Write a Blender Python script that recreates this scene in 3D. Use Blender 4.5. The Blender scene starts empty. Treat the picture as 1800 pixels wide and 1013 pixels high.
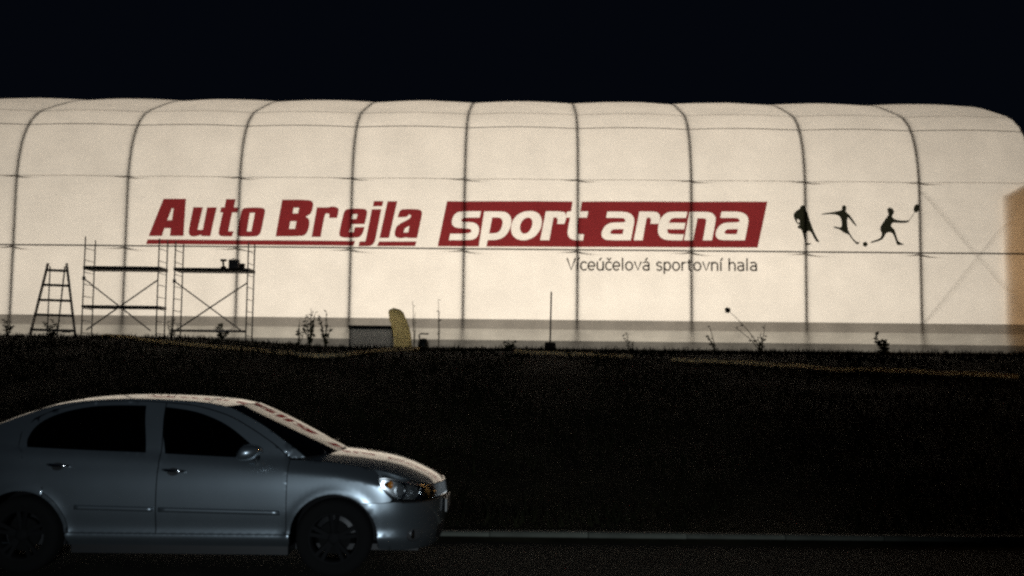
import bpy, bmesh, math, random
from mathutils import Vector, Matrix, noise
from mathutils.geometry import delaunay_2d_cdt
random.seed(7)
S_ = bpy.context.scene
COL = S_.collection
sin, cos, pi, sqrt, exp = math.sin, math.cos, math.pi, math.sqrt, math.exp

# ------------------------------------------------------------------ camera
F_PX, PITCH, ROLL, CAM_Z = 1850.0, 0.07965, 0.0109, 1.70
CAM = Vector((0, 0, CAM_Z))
_fw = Vector((0, cos(PITCH), sin(PITCH))); _up = Vector((0, -sin(PITCH), cos(PITCH))); _rt = Vector((1, 0, 0))
_r2 = _rt * cos(ROLL) + _up * sin(ROLL); _u2 = _up * cos(ROLL) - _rt * sin(ROLL)
cd = bpy.data.cameras.new('camera'); cam = bpy.data.objects.new('camera', cd); COL.objects.link(cam)
cd.sensor_width = 36; cd.lens = 36 * F_PX / 1800; cd.clip_start = .05; cd.clip_end = 4000
m = Matrix((_r2, _u2, -_fw)).transposed().to_4x4(); m.translation = CAM
cam.matrix_world = m; S_.camera = cam

def ray(px, py):
    a, b = px - 900, 506.5 - py
    return (_r2 * a + _u2 * b + _fw * F_PX)
def at(px, py, Y):
    d = ray(px, py); return CAM + d * (Y / d.y)

# ------------------------------------------------------------------ world, lamps, exposure
w = bpy.data.worlds.new('World'); S_.world = w; w.use_nodes = True
nt = w.node_tree; nt.nodes.clear()
bg = nt.nodes.new('ShaderNodeBackground'); bg.inputs[0].default_value = (.0012, .0018, .0034, 1); bg.inputs[1].default_value = 1   # clear moonless night
out = nt.nodes.new('ShaderNodeOutputWorld')
nt.links.new(bg.outputs[0], out.inputs[0])

HX0, HD, HYAW, HZ = 0.3616, 46.067, -0.01515, 2.80       # sports hall: origin on its front wall, yaw, ground level
HE = Vector((cos(HYAW), sin(HYAW), 0)); HN = Vector((-sin(HYAW), cos(HYAW), 0)); HO = Vector((HX0, HD, 0))
def hall_pt(s, t, z): p = HO + HE * s + HN * t; return Vector((p.x, p.y, z))

def lamp(name, kind, loc, power, color, size=.2, target=None, spot=None, blend=.6):
    l = bpy.data.lights.new(name, kind); l.energy = power; l.color = color
    if kind == 'POINT': l.shadow_soft_size = size
    if kind == 'SPOT': l.shadow_soft_size = size; l.spot_size = math.radians(spot); l.spot_blend = blend
    if kind == 'AREA': l.size = size
    o = bpy.data.objects.new(name, l); COL.objects.link(o); o.location = loc
    if target is not None:
        o.rotation_euler = (Vector(target) - Vector(loc)).to_track_quat('-Z', 'Y').to_euler()
    return o
for k in range(12):                                       # the floodlights burning inside the hall
    sk = -31 + 4.75 * k; dim = .64 + .50 * exp(-((sk - 2) / 16) ** 2)
    lamp('hall_floodlight', 'AREA', hall_pt(sk, 14, 6.2), 640 * dim, (1, .905, .765), .6, hall_pt(sk, 0, 1.2))
    lamp('hall_pendant', 'POINT', hall_pt(sk, 18, 9), 100 * dim, (1, .88, .73), .4)
lamp('street_light', 'SPOT', (0.8, -4.5, 1.95), 2300, (.80, .92, 1), .25, (-0.9, 9, .7), 44, 1.0)
lamp('sodium_street_light', 'POINT', (31, 24, 8.5), 800, (1, .52, .16), .25)
S_.view_settings.view_transform = 'Standard'; S_.view_settings.look = 'None'
S_.view_settings.exposure = 0; S_.view_settings.gamma = 1
S_.render.engine = 'CYCLES'
cy = S_.cycles
cy.max_bounces = 8; cy.diffuse_bounces = 3; cy.glossy_bounces = 3; cy.transmission_bounces = 4; cy.transparent_max_bounces = 12
cy.caustics_reflective = False; cy.caustics_refractive = False; cy.sample_clamp_indirect = 1.5
cy.use_denoising = False
cy.filter_width = 2.6

# ------------------------------------------------------------------ materials
def mat(name, col=(.5, .5, .5), rough=.6, metal=0.0, coat=0.0, spec=.5, var=0.0, vscale=8.0, bump=0.0, bscale=30.0):
    mt = bpy.data.materials.new(name); mt.use_nodes = True
    n = mt.node_tree; b = n.nodes['Principled BSDF']
    b.inputs['Base Color'].default_value = (*col, 1); b.inputs['Roughness'].default_value = rough
    b.inputs['Metallic'].default_value = metal; b.inputs['Coat Weight'].default_value = coat
    b.inputs['Coat Roughness'].default_value = .04; b.inputs['Specular IOR Level'].default_value = spec
    tc = n.nodes.new('ShaderNodeTexCoord')
    if var:
        t = n.nodes.new('ShaderNodeTexNoise'); t.inputs['Scale'].default_value = vscale; t.inputs['Detail'].default_value = 6
        r = n.nodes.new('ShaderNodeValToRGB')
        r.color_ramp.elements[0].position = .3; r.color_ramp.elements[1].position = .7
        r.color_ramp.elements[0].color = (*[c * (1 - var) for c in col], 1)
        r.color_ramp.elements[1].color = (*[min(1, c * (1 + var)) for c in col], 1)
        n.links.new(tc.outputs['Object'], t.inputs['Vector']); n.links.new(t.outputs['Fac'], r.inputs['Fac'])
        n.links.new(r.outputs['Color'], b.inputs['Base Color'])
    if bump:
        t = n.nodes.new('ShaderNodeTexNoise'); t.inputs['Scale'].default_value = bscale; t.inputs['Detail'].default_value = 5
        bp = n.nodes.new('ShaderNodeBump'); bp.inputs['Strength'].default_value = bump; bp.inputs['Distance'].default_value = .02
        n.links.new(tc.outputs['Object'], t.inputs['Vector']); n.links.new(t.outputs['Fac'], bp.inputs['Height'])
        n.links.new(bp.outputs['Normal'], b.inputs['Normal'])
    return mt

def membrane_mat(name, trans, refl, bump=.25, dirt=.90):
    mt = bpy.data.materials.new(name); mt.use_nodes = True; n = mt.node_tree; n.nodes.clear()
    o = n.nodes.new('ShaderNodeOutputMaterial'); ad = n.nodes.new('ShaderNodeAddShader')
    tr = n.nodes.new('ShaderNodeBsdfTranslucent'); df = n.nodes.new('ShaderNodeBsdfDiffuse')
    df.inputs['Color'].default_value = (*refl, 1)
    tc = n.nodes.new('ShaderNodeTexCoord')
    t1 = n.nodes.new('ShaderNodeTexNoise'); t1.inputs['Scale'].default_value = .55; t1.inputs['Detail'].default_value = 7; t1.inputs['Roughness'].default_value = .6
    t2 = n.nodes.new('ShaderNodeTexNoise'); t2.inputs['Scale'].default_value = 1.1; t2.inputs['Detail'].default_value = 4
    mp = n.nodes.new('ShaderNodeMapping'); mp.inputs['Scale'].default_value = (.5, 1, 2.4)
    rp = n.nodes.new('ShaderNodeValToRGB')
    rp.color_ramp.elements[0].position = .32; rp.color_ramp.elements[1].position = .68
    rp.color_ramp.elements[0].color = (*[c * dirt for c in trans], 1); rp.color_ramp.elements[1].color = (*trans, 1)
    bp = n.nodes.new('ShaderNodeBump'); bp.inputs['Strength'].default_value = bump; bp.inputs['Distance'].default_value = .12
    L = n.links.new
    L(tc.outputs['Object'], t1.inputs['Vector']); L(tc.outputs['Object'], mp.inputs['Vector']); L(mp.outputs[0], t2.inputs['Vector'])
    L(t1.outputs['Fac'], rp.inputs['Fac']); L(rp.outputs['Color'], tr.inputs['Color'])
    L(t2.outputs['Fac'], bp.inputs['Height']); L(bp.outputs['Normal'], tr.inputs['Normal'])
    L(tr.outputs[0], ad.inputs[0]); L(df.outputs[0], ad.inputs[1]); L(ad.outputs[0], o.inputs['Surface'])
    return mt

def film_mat(name, tint, refl):                            # printed ink: a coloured filter on the backlit sheet
    mt = bpy.data.materials.new(name); mt.use_nodes = True; n = mt.node_tree; n.nodes.clear()
    o = n.nodes.new('ShaderNodeOutputMaterial'); ad = n.nodes.new('ShaderNodeAddShader')
    tr = n.nodes.new('ShaderNodeBsdfTransparent'); tr.inputs['Color'].default_value = (*tint, 1)
    df = n.nodes.new('ShaderNodeBsdfDiffuse'); df.inputs['Color'].default_value = (*refl, 1)
    n.links.new(tr.outputs[0], ad.inputs[0]); n.links.new(df.outputs[0], ad.inputs[1]); n.links.new(ad.outputs[0], o.inputs['Surface'])
    return mt

def glass_mat(name, tint, fac=1.45):
    mt = bpy.data.materials.new(name); mt.use_nodes = True; n = mt.node_tree; n.nodes.clear()
    o = n.nodes.new('ShaderNodeOutputMaterial'); mx = n.nodes.new('ShaderNodeMixShader')
    tr = n.nodes.new('ShaderNodeBsdfTransparent'); tr.inputs['Color'].default_value = (*tint, 1)
    gl = n.nodes.new('ShaderNodeBsdfGlossy'); gl.inputs['Roughness'].default_value = .02
    fr = n.nodes.new('ShaderNodeFresnel'); fr.inputs['IOR'].default_value = fac
    L = n.links.new
    L(fr.outputs[0], mx.inputs[0]); L(tr.outputs[0], mx.inputs[1]); L(gl.outputs[0], mx.inputs[2]); L(mx.outputs[0], o.inputs['Surface'])
    return mt

M = {}
M['membrane'] = membrane_mat('membrane_fabric', (.62, .60, .57), (.25, .25, .25), .4, .87)
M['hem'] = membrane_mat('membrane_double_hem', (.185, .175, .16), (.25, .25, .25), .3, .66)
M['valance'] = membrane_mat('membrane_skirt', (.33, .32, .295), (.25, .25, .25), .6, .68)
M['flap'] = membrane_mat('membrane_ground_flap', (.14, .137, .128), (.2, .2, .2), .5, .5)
M['grey_sheet'] = membrane_mat('grey_sheeting', (.19, .20, .21), (.1, .15, .16), .5)
M['yellow_sheet'] = membrane_mat('yellow_sheeting', (.72, .65, .34), (.18, .16, .08), .8, .6)
M['tan_fabric'] = membrane_mat('tan_dimming_fabric', (.52, .37, .23), (.22, .15, .09), .2)
M['ink_red'] = film_mat('red_ink', (.225, .028, .034), (.05, .004, .004))
M['ink_black'] = film_mat('black_ink', (.018, .02, .014), (.004, .004, .004))
M['ink_grey'] = film_mat('grey_ink', (.08, .075, .07), (.02, .02, .02))
M['steel'] = mat('galvanised_steel', (.34, .35, .36), .45, .6, var=.25, vscale=4, bump=.1)
M['strap'] = mat('grey_strap', (.12, .10, .09), .7, var=.2)
M['concrete'] = mat('plinth_concrete', (.30, .29, .27), .9, var=.25, vscale=3, bump=.6, bscale=14)
M['court'] = mat('court_floor', (.30, .26, .22), .6, var=.1)
M['plywood'] = mat('plywood', (.42, .23, .09), .6, var=.2, vscale=2)
M['soil'] = mat('bank_soil', (.024, .022, .013), .95, spec=.05, var=.5, vscale=1.6, bump=1.0, bscale=5)
M['road'] = mat('road_asphalt', (.030, .027, .020), .9, spec=.15, var=.35, vscale=2.2, bump=.7, bscale=60)
M['kerb'] = mat('kerb_concrete', (.10, .105, .085), .85, var=.35, vscale=3, bump=.5, bscale=25)
M['paint'] = mat('silver_car_paint', (.29, .335, .37), .33, .85, coat=1.0, var=.06, vscale=3)
M['car_glass'] = glass_mat('dark_car_glass', (.05, .055, .06), 1.5)
M['screen_glass'] = glass_mat('windscreen_glass', (.16, .17, .17), 1.55)
M['lens'] = glass_mat('lamp_lens', (.92, .94, .95), 1.4)
M['chrome'] = mat('chrome', (.75, .76, .77), .12, 1.0)
M['lamp_silver'] = mat('lamp_housing_silver', (.50, .51, .52), .25, .9)
M['rubber'] = mat('tyre_rubber', (.006, .006, .006), .95, spec=.15, bump=.3, bscale=80)
M['alloy'] = mat('dark_alloy', (.006, .006, .0065), .8, 0, spec=.15)
M['plastic'] = mat('black_plastic', (.012, .012, .013), .5)
M['interior'] = mat('car_interior_cloth', (.02, .02, .022), .9, bump=.2)
M['amber'] = mat('amber_lens', (.55, .20, .02), .25, coat=.5)
M['plate'] = mat('number_plate_white', (.35, .35, .34), .4)
M['grass'] = mat('dry_dark_grass', (.014, .014, .007), .9, spec=.05, var=.5, vscale=.7)
M['weed'] = mat('weed_green', (.07, .085, .03), .9, var=.4, vscale=5)
M['deck'] = mat('scaffold_deck_board', (.06, .055, .045), .85, var=.4, vscale=6, bump=.3)
M['blue'] = mat('blue_paint', (.03, .06, .14), .5)
M['hose'] = membrane_mat('pale_hose_plastic', (.66, .61, .47), (.28, .25, .18), .1)
M['greybox'] = mat('grey_box_panel', (.16, .16, .165), .6, var=.3, vscale=3)
M['darkboard'] = mat('dark_board', (.02, .017, .014), .8)
M['darkgreen'] = mat('dark_green_paint', (.015, .03, .022), .5)

# ------------------------------------------------------------------ mesh helpers
def mesh_obj(name, verts, faces, material, parent=None, smooth=False):
    me = bpy.data.meshes.new(name); me.from_pydata([tuple(v) for v in verts], [], faces)
    me.materials.append(M[material] if isinstance(material, str) else material)
    if smooth: me.polygons.foreach_set('use_smooth', [True] * len(me.polygons))
    me.update()
    o = bpy.data.objects.new(name, me); COL.objects.link(o)
    if parent: o.parent = parent
    return o
def tag(o, label=None, cat=None, group=None, kind=None):
    if label: o['label'] = label
    if cat: o['category'] = cat
    if group: o['group'] = group
    if kind: o['kind'] = kind
    return o
def empty(name, loc=(0, 0, 0), rz=0.0):
    o = bpy.data.objects.new(name, None); COL.objects.link(o); o.location = loc; o.rotation_euler = (0, 0, rz)
    o.empty_display_size = .2; return o

class MB:
    def __init__(s): s.v = []; s.f = []
    def add(s, v, f):
        b = len(s.v); s.v += [tuple(x) for x in v]; s.f += [tuple(i + b for i in q) for q in f]
    def box(s, a, b):
        x0, y0, z0 = a; x1, y1, z1 = b
        s.add([(x0,y0,z0),(x1,y0,z0),(x1,y1,z0),(x0,y1,z0),(x0,y0,z1),(x1,y0,z1),(x1,y1,z1),(x0,y1,z1)],
              [(0,3,2,1),(4,5,6,7),(0,1,5,4),(1,2,6,5),(2,3,7,6),(3,0,4,7)])
    def beam(s, p, q, wd, ht):                            # rectangular bar p->q
        p, q = Vector(p), Vector(q); d = (q - p).normalized()
        a = d.cross(Vector((0, 0, 1))); a = Vector((1, 0, 0)) if a.length < 1e-4 else a.normalized(); b = a.cross(d)
        a *= wd / 2; b *= ht / 2
        s.add([p-a-b, p+a-b, p+a+b, p-a+b, q-a-b, q+a-b, q+a+b, q-a+b], [(0,3,2,1),(4,5,6,7),(0,1,5,4),(1,2,6,5),(2,3,7,6),(3,0,4,7)])
    def tube(s, pts, r, n=8, cap=True):
        pts = [Vector(p) for p in pts]; rs = r if isinstance(r, (list, tuple)) else [r] * len(pts)
        b0 = len(s.v); ref = None
        for i, p in enumerate(pts):
            d = (pts[min(i + 1, len(pts) - 1)] - pts[max(i - 1, 0)]).normalized()
            if ref is None: ref = d.orthogonal().normalized()
            ref = (ref - d * ref.dot(d)).normalized(); c = d.cross(ref)
            for k in range(n):
                a = 2 * pi * k / n; s.v.append(tuple(p + (ref * cos(a) + c * sin(a)) * rs[i]))
        for i in range(len(pts) - 1):
            for k in range(n):
                k2 = (k + 1) % n; s.f.append((b0+i*n+k, b0+i*n+k2, b0+(i+1)*n+k2, b0+(i+1)*n+k))
        if cap:
            s.f.append(tuple(b0 + k for k in reversed(range(n)))); e = b0 + (len(pts) - 1) * n; s.f.append(tuple(e + k for k in range(n)))
    def lathe(s, prof, axis='Y', n=32, c=(0, 0, 0), close=False):   # prof: (radius, offset along axis)
        b0 = len(s.v); c = Vector(c)
        for r, h in prof:
            for k in range(n):
                a = 2 * pi * k / n
                p = {'Y': (r*cos(a), h, r*sin(a)), 'Z': (r*cos(a), r*sin(a), h), 'X': (h, r*cos(a), r*sin(a))}[axis]
                s.v.append(tuple(c + Vector(p)))
        m_ = len(prof)
        for i in range(m_ - (0 if close else 1)):
            j = (i + 1) % m_
            for k in range(n):
                k2 = (k + 1) % n; s.f.append((b0+i*n+k, b0+i*n+k2, b0+j*n+k2, b0+j*n+k))
    def build(s, name, material, parent=None, smooth=False): return mesh_obj(name, s.v, s.f, material, parent, smooth)

def interp(tab, x):
    if x <= tab[0][0]: return tab[0][1]
    for (a, b), (c, d) in zip(tab, tab[1:]):
        if x <= c: return b + (d - b) * (x - a) / (c - a)
    return tab[-1][1]
def sinterp(tab, x):                                       # smooth (Catmull-Rom style) table
    n = len(tab)
    if x <= tab[0][0]: return tab[0][1]
    if x >= tab[-1][0]: return tab[-1][1]
    for i in range(n - 1):
        if x <= tab[i+1][0]:
            x0, y0 = tab[i]; x1, y1 = tab[i+1]; h = x1 - x0; t = (x - x0) / h
            m0 = (y1 - tab[i-1][1]) / (x1 - tab[i-1][0]) if i > 0 else (y1 - y0) / h
            m1 = (tab[i+2][1] - y0) / (tab[i+2][0] - x0) if i < n - 2 else (y1 - y0) / h
            return (2*t**3-3*t*t+1)*y0 + (t**3-2*t*t+t)*h*m0 + (-2*t**3+3*t*t)*y1 + (t**3-t*t)*h*m1
def inside(p, poly):
    x, y = p; c = False; j = len(poly) - 1
    for i in range(len(poly)):
        xi, yi = poly[i]; xj, yj = poly[j]
        if (yi > y) != (yj > y) and x < (xj - xi) * (y - yi) / (yj - yi) + xi: c = not c
        j = i
    return c
def smooth_poly(poly, lim=58, it=2):
    for _ in range(it):
        n = len(poly); o = []
        for i in range(n):
            a, b, c = Vector(poly[i-1]), Vector(poly[i]), Vector(poly[(i+1) % n])
            u, v = b - a, c - b
            if u.length < 1e-9 or v.length < 1e-9: continue
            if math.degrees(abs(u.angle(v))) < lim:
                o.append(tuple(b - u * .25)); o.append(tuple(b + v * .25))
            else:
                o.append(tuple(b))
        poly = o
    return poly
def densify(poly, step):
    o = []
    for i in range(len(poly)):
        a, b = Vector(poly[i]), Vector(poly[(i+1) % len(poly)]); k = max(1, int((b - a).length / step))
        for j in range(k): o.append(tuple(a + (b - a) * j / k))
    return o
def fill(outlines, keep, step, edge_step=None):
    """triangulate: outlines = closed 2-D polygons, keep(p) decides by triangle centre"""
    V = []; Ed = []
    for poly in outlines:
        P = densify(poly, edge_step or step); b = len(V); V += P
        Ed += [(b + i, b + (i + 1) % len(P)) for i in range(len(P))]
    xs = [p[0] for p in V]; ys = [p[1] for p in V]
    x = min(xs) + step * .5; r = 0
    while x < max(xs):
        y = min(ys) + step * (.5 if r % 2 else .25)
        while y < max(ys):
            if keep((x, y)): V.append((x + random.uniform(-.02, .02) * step, y))
            y += step
        x += step * .87; r += 1
    v, e, f, _, _, _ = delaunay_2d_cdt([Vector(p) for p in V], Ed, [], 0, 1e-5)
    fs = []
    for t in f:
        c = ((v[t[0]].x + v[t[1]].x + v[t[2]].x) / 3, (v[t[0]].y + v[t[1]].y + v[t[2]].y) / 3)
        if keep(c): fs.append(tuple(t))
    used = sorted({i for t in fs for i in t}); mp = {i: k for k, i in enumerate(used)}
    return [(v[i].x, v[i].y) for i in used], [tuple(mp[i] for i in t) for t in fs]

# ------------------------------------------------------------------ ground, road, kerb
def sstep(a, b, x):
    t = max(0, min(1, (x - a) / (b - a))); return t * t * (3 - 2 * t)
TERR = [(10.8, .03), (10.96, .06), (12.2, .13), (14, .42), (20, 1.32), (25, 1.98), (28, 2.18), (33, 2.36), (46, 2.68), (60, 2.68)]
def ground_z(x, y):
    if y < 10.84: return -.08
    z = sinterp(TERR, y) if y < 60 else 2.68
    left = 1 - sstep(-13, -5.5, x)
    z += left * .27 * sstep(27, 38, y)
    z += (1 - left) * -.05 * sstep(27, 38, y)
    nz = noise.noise(Vector((x * .35, y * .35, 3))) * .10 + noise.noise(Vector((x * 1.3, y * 1.3, 8))) * .035
    z += nz * sstep(11.5, 15, y) * (1 - .75 * sstep(26, 34, y))
    t = (Vector((x, y, 0)) - HO).dot(HN); s = (Vector((x, y, 0)) - HO).dot(HE)
    if -36 < s < 24 and t > -.4: z = z + (2.55 - z) * sstep(-.10, .15, t)
    return z
def hit(px, py, y0=12.0, y1=46.0):
    d = ray(px, py); Y = y0; p0 = None
    while Y < y1:
        p = CAM + d * (Y / d.y)
        if p.z < ground_z(p.x, p.y): return Vector((p.x, p.y, ground_z(p.x, p.y)))
        Y += .05
    p = CAM + d * (y1 / d.y); return Vector((p.x, p.y, ground_z(p.x, p.y)))
def lines(spec):
    o = []
    for a, b, st in spec:
        k = max(1, round((b - a) / st)); o += [a + (b - a) * i / k for i in range(k)]
    return o + [spec[-1][1]]
gx = lines([(-1500, -300, 300), (-300, -60, 40), (-60, -28, 4), (-28, 28, .5), (28, 60, 4), (60, 300, 40), (300, 1500, 300)])
gy = lines([(-300, -20, 40), (-20, 10.0, 6), (10.0, 10.84, .42), (10.84, 15, .3), (15, 48, .4), (48, 60, 3), (60, 200, 20), (200, 1600, 200)])
vs = [(x, y, ground_z(x, y)) for y in gy for x in gx]; nx = len(gx)
fs = [(j*nx+i, j*nx+i+1, (j+1)*nx+i+1, (j+1)*nx+i) for j in range(len(gy)-1) for i in range(nx-1)]
tag(mesh_obj('ground', vs, fs, 'soil', smooth=True), kind='structure')
rb = MB(); xs = lines([(-240, -30, 30), (-30, 30, 1.5), (30, 240, 30)]); ys = lines([(-9, 10.84, 1.4)])
rb.v = [(x, y, .012 * noise.noise(Vector((x * .3, y * .5, 0))) - .004) for y in ys for x in xs]
rb.f = [(j*len(xs)+i, j*len(xs)+i+1, (j+1)*len(xs)+i+1, (j+1)*len(xs)+i) for j in range(len(ys)-1) for i in range(len(xs)-1)]
tag(rb.build('road', 'road', smooth=True), kind='structure')
kb = empty('kerb', (0, 10.89, 0)); tag(kb, kind='structure')
kme = None
for i in range(-13, 15):
    if kme is None:
        b = MB(); c = .015
        prof = [(-.06, -.1), (-.06, .072), (-.045, .088), (.07, .09), (.07, -.1)]
        n = len(prof); v = [(-.496, y, z) for y, z in prof] + [(.496, y, z) for y, z in prof]
        b.add(v, [tuple(range(n - 1, -1, -1)), tuple(range(n, 2 * n))] + [(k, (k+1) % n, n + (k+1) % n, n + k) for k in range(n)])
        o = b.build('kerb_stone', 'kerb', kb); kme = o.data
    else:
        o = bpy.data.objects.new('kerb_stone', kme); COL.objects.link(o); o.parent = kb
    o.location = (i + .3, random.uniform(-.004, .004), random.uniform(-.008, .006) - .006); o.rotation_euler = (0, random.uniform(-.004, .004), random.uniform(-.004, .004))

# ------------------------------------------------------------------ the sports hall
hall = empty('sports_hall', (HX0, HD, 0), HYAW)
tag(hall, 'long arched white fabric sports hall glowing from inside, with red lettering on its side', 'sports hall')
Z0 = 4.0                                                  # top of the grey hem band
HALF = [(0, Z0), (0, 5.0), (0, 6.0), (0, 7.09), (0, 8.0), (0, 9.0), (0, 9.6), (.03, 10.3), (.12, 10.95), (.34, 11.75), (.74, 12.5), (1.15, 13.0),
        (1.8, 13.5), (2.45, 13.82), (3.2, 14.12), (3.9, 14.4), (5.45, 14.99), (7.2, 15.5), (9.5, 16.0), (13, 16.45), (18, 16.6)]
def resample(pts, step):
    o = []
    for i in range(len(pts) - 1):
        a, b = Vector(pts[i]), Vector(pts[i+1])
        p, q = Vector(pts[max(i-1, 0)]), Vector(pts[min(i+2, len(pts)-1)])
        k = max(1, int((b - a).length / step))
        for j in range(k):
            t = j / k; L = (b - a).length
            m0 = ((b - p) / ((b - p).length) if i > 0 else (b - a) / L) * L; m1 = ((q - a) / (q - a).length) * L
            o.append((2*t**3-3*t*t+1)*a + (t**3-2*t*t+t)*m0 + (-2*t**3+3*t*t)*b + (t**3-t*t)*m1)
    return o + [Vector(pts[-1])]
half = resample(HALF, .42)
PROF = half + [Vector((36 - p.x, p.y)) for p in reversed(half[:-1])]
PN = []
for i, p in enumerate(PROF):
    d = PROF[min(i+1, len(PROF)-1)] - PROF[max(i-1, 0)]; PN.append(Vector((-d.y, d.x)).normalized())
BAY = 5.0
FR = [(k - 4.5) * BAY for k in range(-2, 10)]              # arch positions along the wall
def bulge_amp(z):
    return .03 + .05 * abs(sin(pi * (z - 3.95) / 3.14)) if z < 10.2 else .035 + .055 * sstep(10.2, 14.2, z)
def bulge(s, z):
    u = ((s - FR[0]) / BAY) % 1.0
    return bulge_amp(z) * (1 - (2 * u - 1) ** 2) ** 1.3
NS = 16
for b in range(len(FR) - 1):
    V = []; Fc = []
    for i, (p, nn) in enumerate(zip(PROF, PN)):
        for j in range(NS + 1):
            u = j / NS; s = FR[b] + BAY * u
            dd = bulge_amp(p.y) * max(0, 1 - (2*u-1)**2) ** 1.3
            dd += .022 * noise.noise(Vector((s * .8, p.x * .8, p.y * 1.1))) * sin(pi * u)
            # creases pulled from the arch feet and purlin ties
            for zc in (7.09, 10.15):
                dd -= .05 * exp(-((p.y - zc + .25 * u) / .16) ** 2) * exp(-((min(u, 1 - u)) / .22) ** 2) * (min(u, 1-u) > 0)
            q = p + nn * dd
            V.append((s, q.x, q.y))
    for i in range(len(PROF) - 1):
        for j in range(NS):
            a = i * (NS + 1) + j; Fc.append((a, a + 1, a + NS + 2, a + NS + 1))
    mesh_obj('membrane_panel', V, Fc, 'membrane', hall, True)
# gable ends
for sx in (FR[0], FR[-1]):
    cv = [(sx, p.x, p.y) for p in PROF] + [(sx, 36, 2.7), (sx, 0, 2.7)]
    n = len(cv); cv.append((sx, 18, 7)); mesh_obj('gable_panel', cv, [(i, (i+1) % n, n) for i in range(n)], 'membrane', hall)
# arches: trussed tube just inside the sheet
for fx in FR:
    bm_ = MB(); pts = [(fx + .0, p.x - nn.x * .088, p.y - nn.y * .088) for p, nn in zip(PROF, PN)]
    pts = [(fx, .12, 2.7)] + pts + [(fx, 35.88, 2.7)]
    bm_.tube(pts, .066, 8)
    bm_.build('arch_frame', 'steel', hall, True)
# purlins between the arches, inside
def prof_at(z):
    for i in range(len(half) - 1):
        if half[i].y <= z <= half[i+1].y:
            t = (z - half[i].y) / (half[i+1].y - half[i].y + 1e-9); return half[i] * (1 - t) + half[i+1] * t, (PN[i] * (1 - t) + PN[i+1] * t).normalized()
for zc, rr, gap in ((10.12, .012, .42), (13.72, .035, .30), (15.5, .045, .1)):
    p, nn = prof_at(zc)
    for b in range(len(FR) - 1):
        q = MB(); y, z = p.x - nn.x * gap, p.y - nn.y * gap
        q.tube([(FR[b] + .05, y, z), (FR[b+1] - .05, y, z)], rr, 6); q.build('purlin', 'steel', hall, True)
for zc in (10.15, 6.98):
    p, nn = prof_at(zc); y2, z2 = p.x - nn.x * .10, p.y - nn.y * .10
    for b in range(1, len(FR) - 1):
        g = MB()
        for sx in (FR[b], ):
            for sg in (-1, 1):
                g.tube([(sx + sg * .05, y2 - .01, z2 + .03 * (sg < 0)), (sx + sg * .35, y2 + .06, z2 - .02 - .05 * (sg > 0)), (sx + sg * .8, y2 + .3, z2 - .03 - .10 * (sg > 0))], [.045, .026, .006], 6)
        g.build('tie_strut', 'steel', hall)
# cross bracing of the last bay
for za, zb in ((9.75, 3.95), (4.05, 9.9)):
    q = MB(); q.tube([(FR[-2] + .1, .14, za), (FR[-1] - .1, .14, zb)], .017, 6); q.build('brace', 'steel', hall, True)
# outer strap lines
def strap(z, r, out_):
    p, nn = prof_at(z)
    for b in range(len(FR) - 1):
        q = MB(); pts = []
        for j in range(NS + 1):
            u = j / NS; dd = bulge_amp(z) * max(0, 1 - (2*u-1)**2) ** 1.3 + out_
            pts.append((FR[b] + BAY * u, p.x + nn.x * dd, p.y + nn.y * dd))
        q.tube(pts, r, 5); q.build('strap', 'strap', hall)
strap(7.09, .032, .0); strap(12.72, .018, .004)
# lower strips: doubled hem, skirt, concrete plinth
def strip(name, z0, z1, y0, y1, material, wob=0):
    V = []; Fc = []; xs = lines([(FR[0], FR[-1], .5)]); n = 4
    for i, x in enumerate(xs):
        for k in range(n + 1):
            t = k / n; z = z0 + (z1 - z0) * t
            V.append((x, y0 + (y1 - y0) * t - wob * (.5 + noise.noise(Vector((x * .7, z * 2, 1)))) * sin(pi * t), z))
    for i in range(len(xs) - 1):
        for k in range(n):
            a = i * (n + 1) + k; Fc.append((a, a + n + 1, a + n + 2, a + 1))
    mesh_obj(name, V, Fc, material, hall, True)
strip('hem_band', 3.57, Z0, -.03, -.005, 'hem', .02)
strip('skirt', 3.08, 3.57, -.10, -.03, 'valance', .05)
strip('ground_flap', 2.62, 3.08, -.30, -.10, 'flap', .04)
q = MB(); q.box((FR[0] - .2, -.32, 2.3), (FR[-1] + .2, .12, 2.66)); q.build('plinth', 'concrete', hall)
q = MB(); q.box((FR[0] + .02, .13, 2.75), (FR[-1] - .02, 35.9, 2.83)); q.build('court_floor', 'court', hall)
q = MB(); q.box((FR[0], 35.9, 2.6), (FR[-1], 36.1, Z0 - .002)); q.build('rear_plinth', 'concrete', hall)
# unseen tan sheet added behind the last bay's membrane to brown its glow
V = []; Fc = []; n = 14; a0, a1 = 21.12, 22.45
for i in range(n + 1):
    u = i / n; top = 9.55 + .75 * u
    for k in range(9): V.append((a0 + (a1 - a0) * u, .22 + .03 * sin(u * 22), 2.83 + (top - 2.83) * k / 8))
Fc = [(i*9+k, i*9+k+9, i*9+k+10, i*9+k+1) for i in range(n) for k in range(8)]
mesh_obj('glow_dimming_sheet', V, Fc, 'tan_fabric', hall, True)

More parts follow.
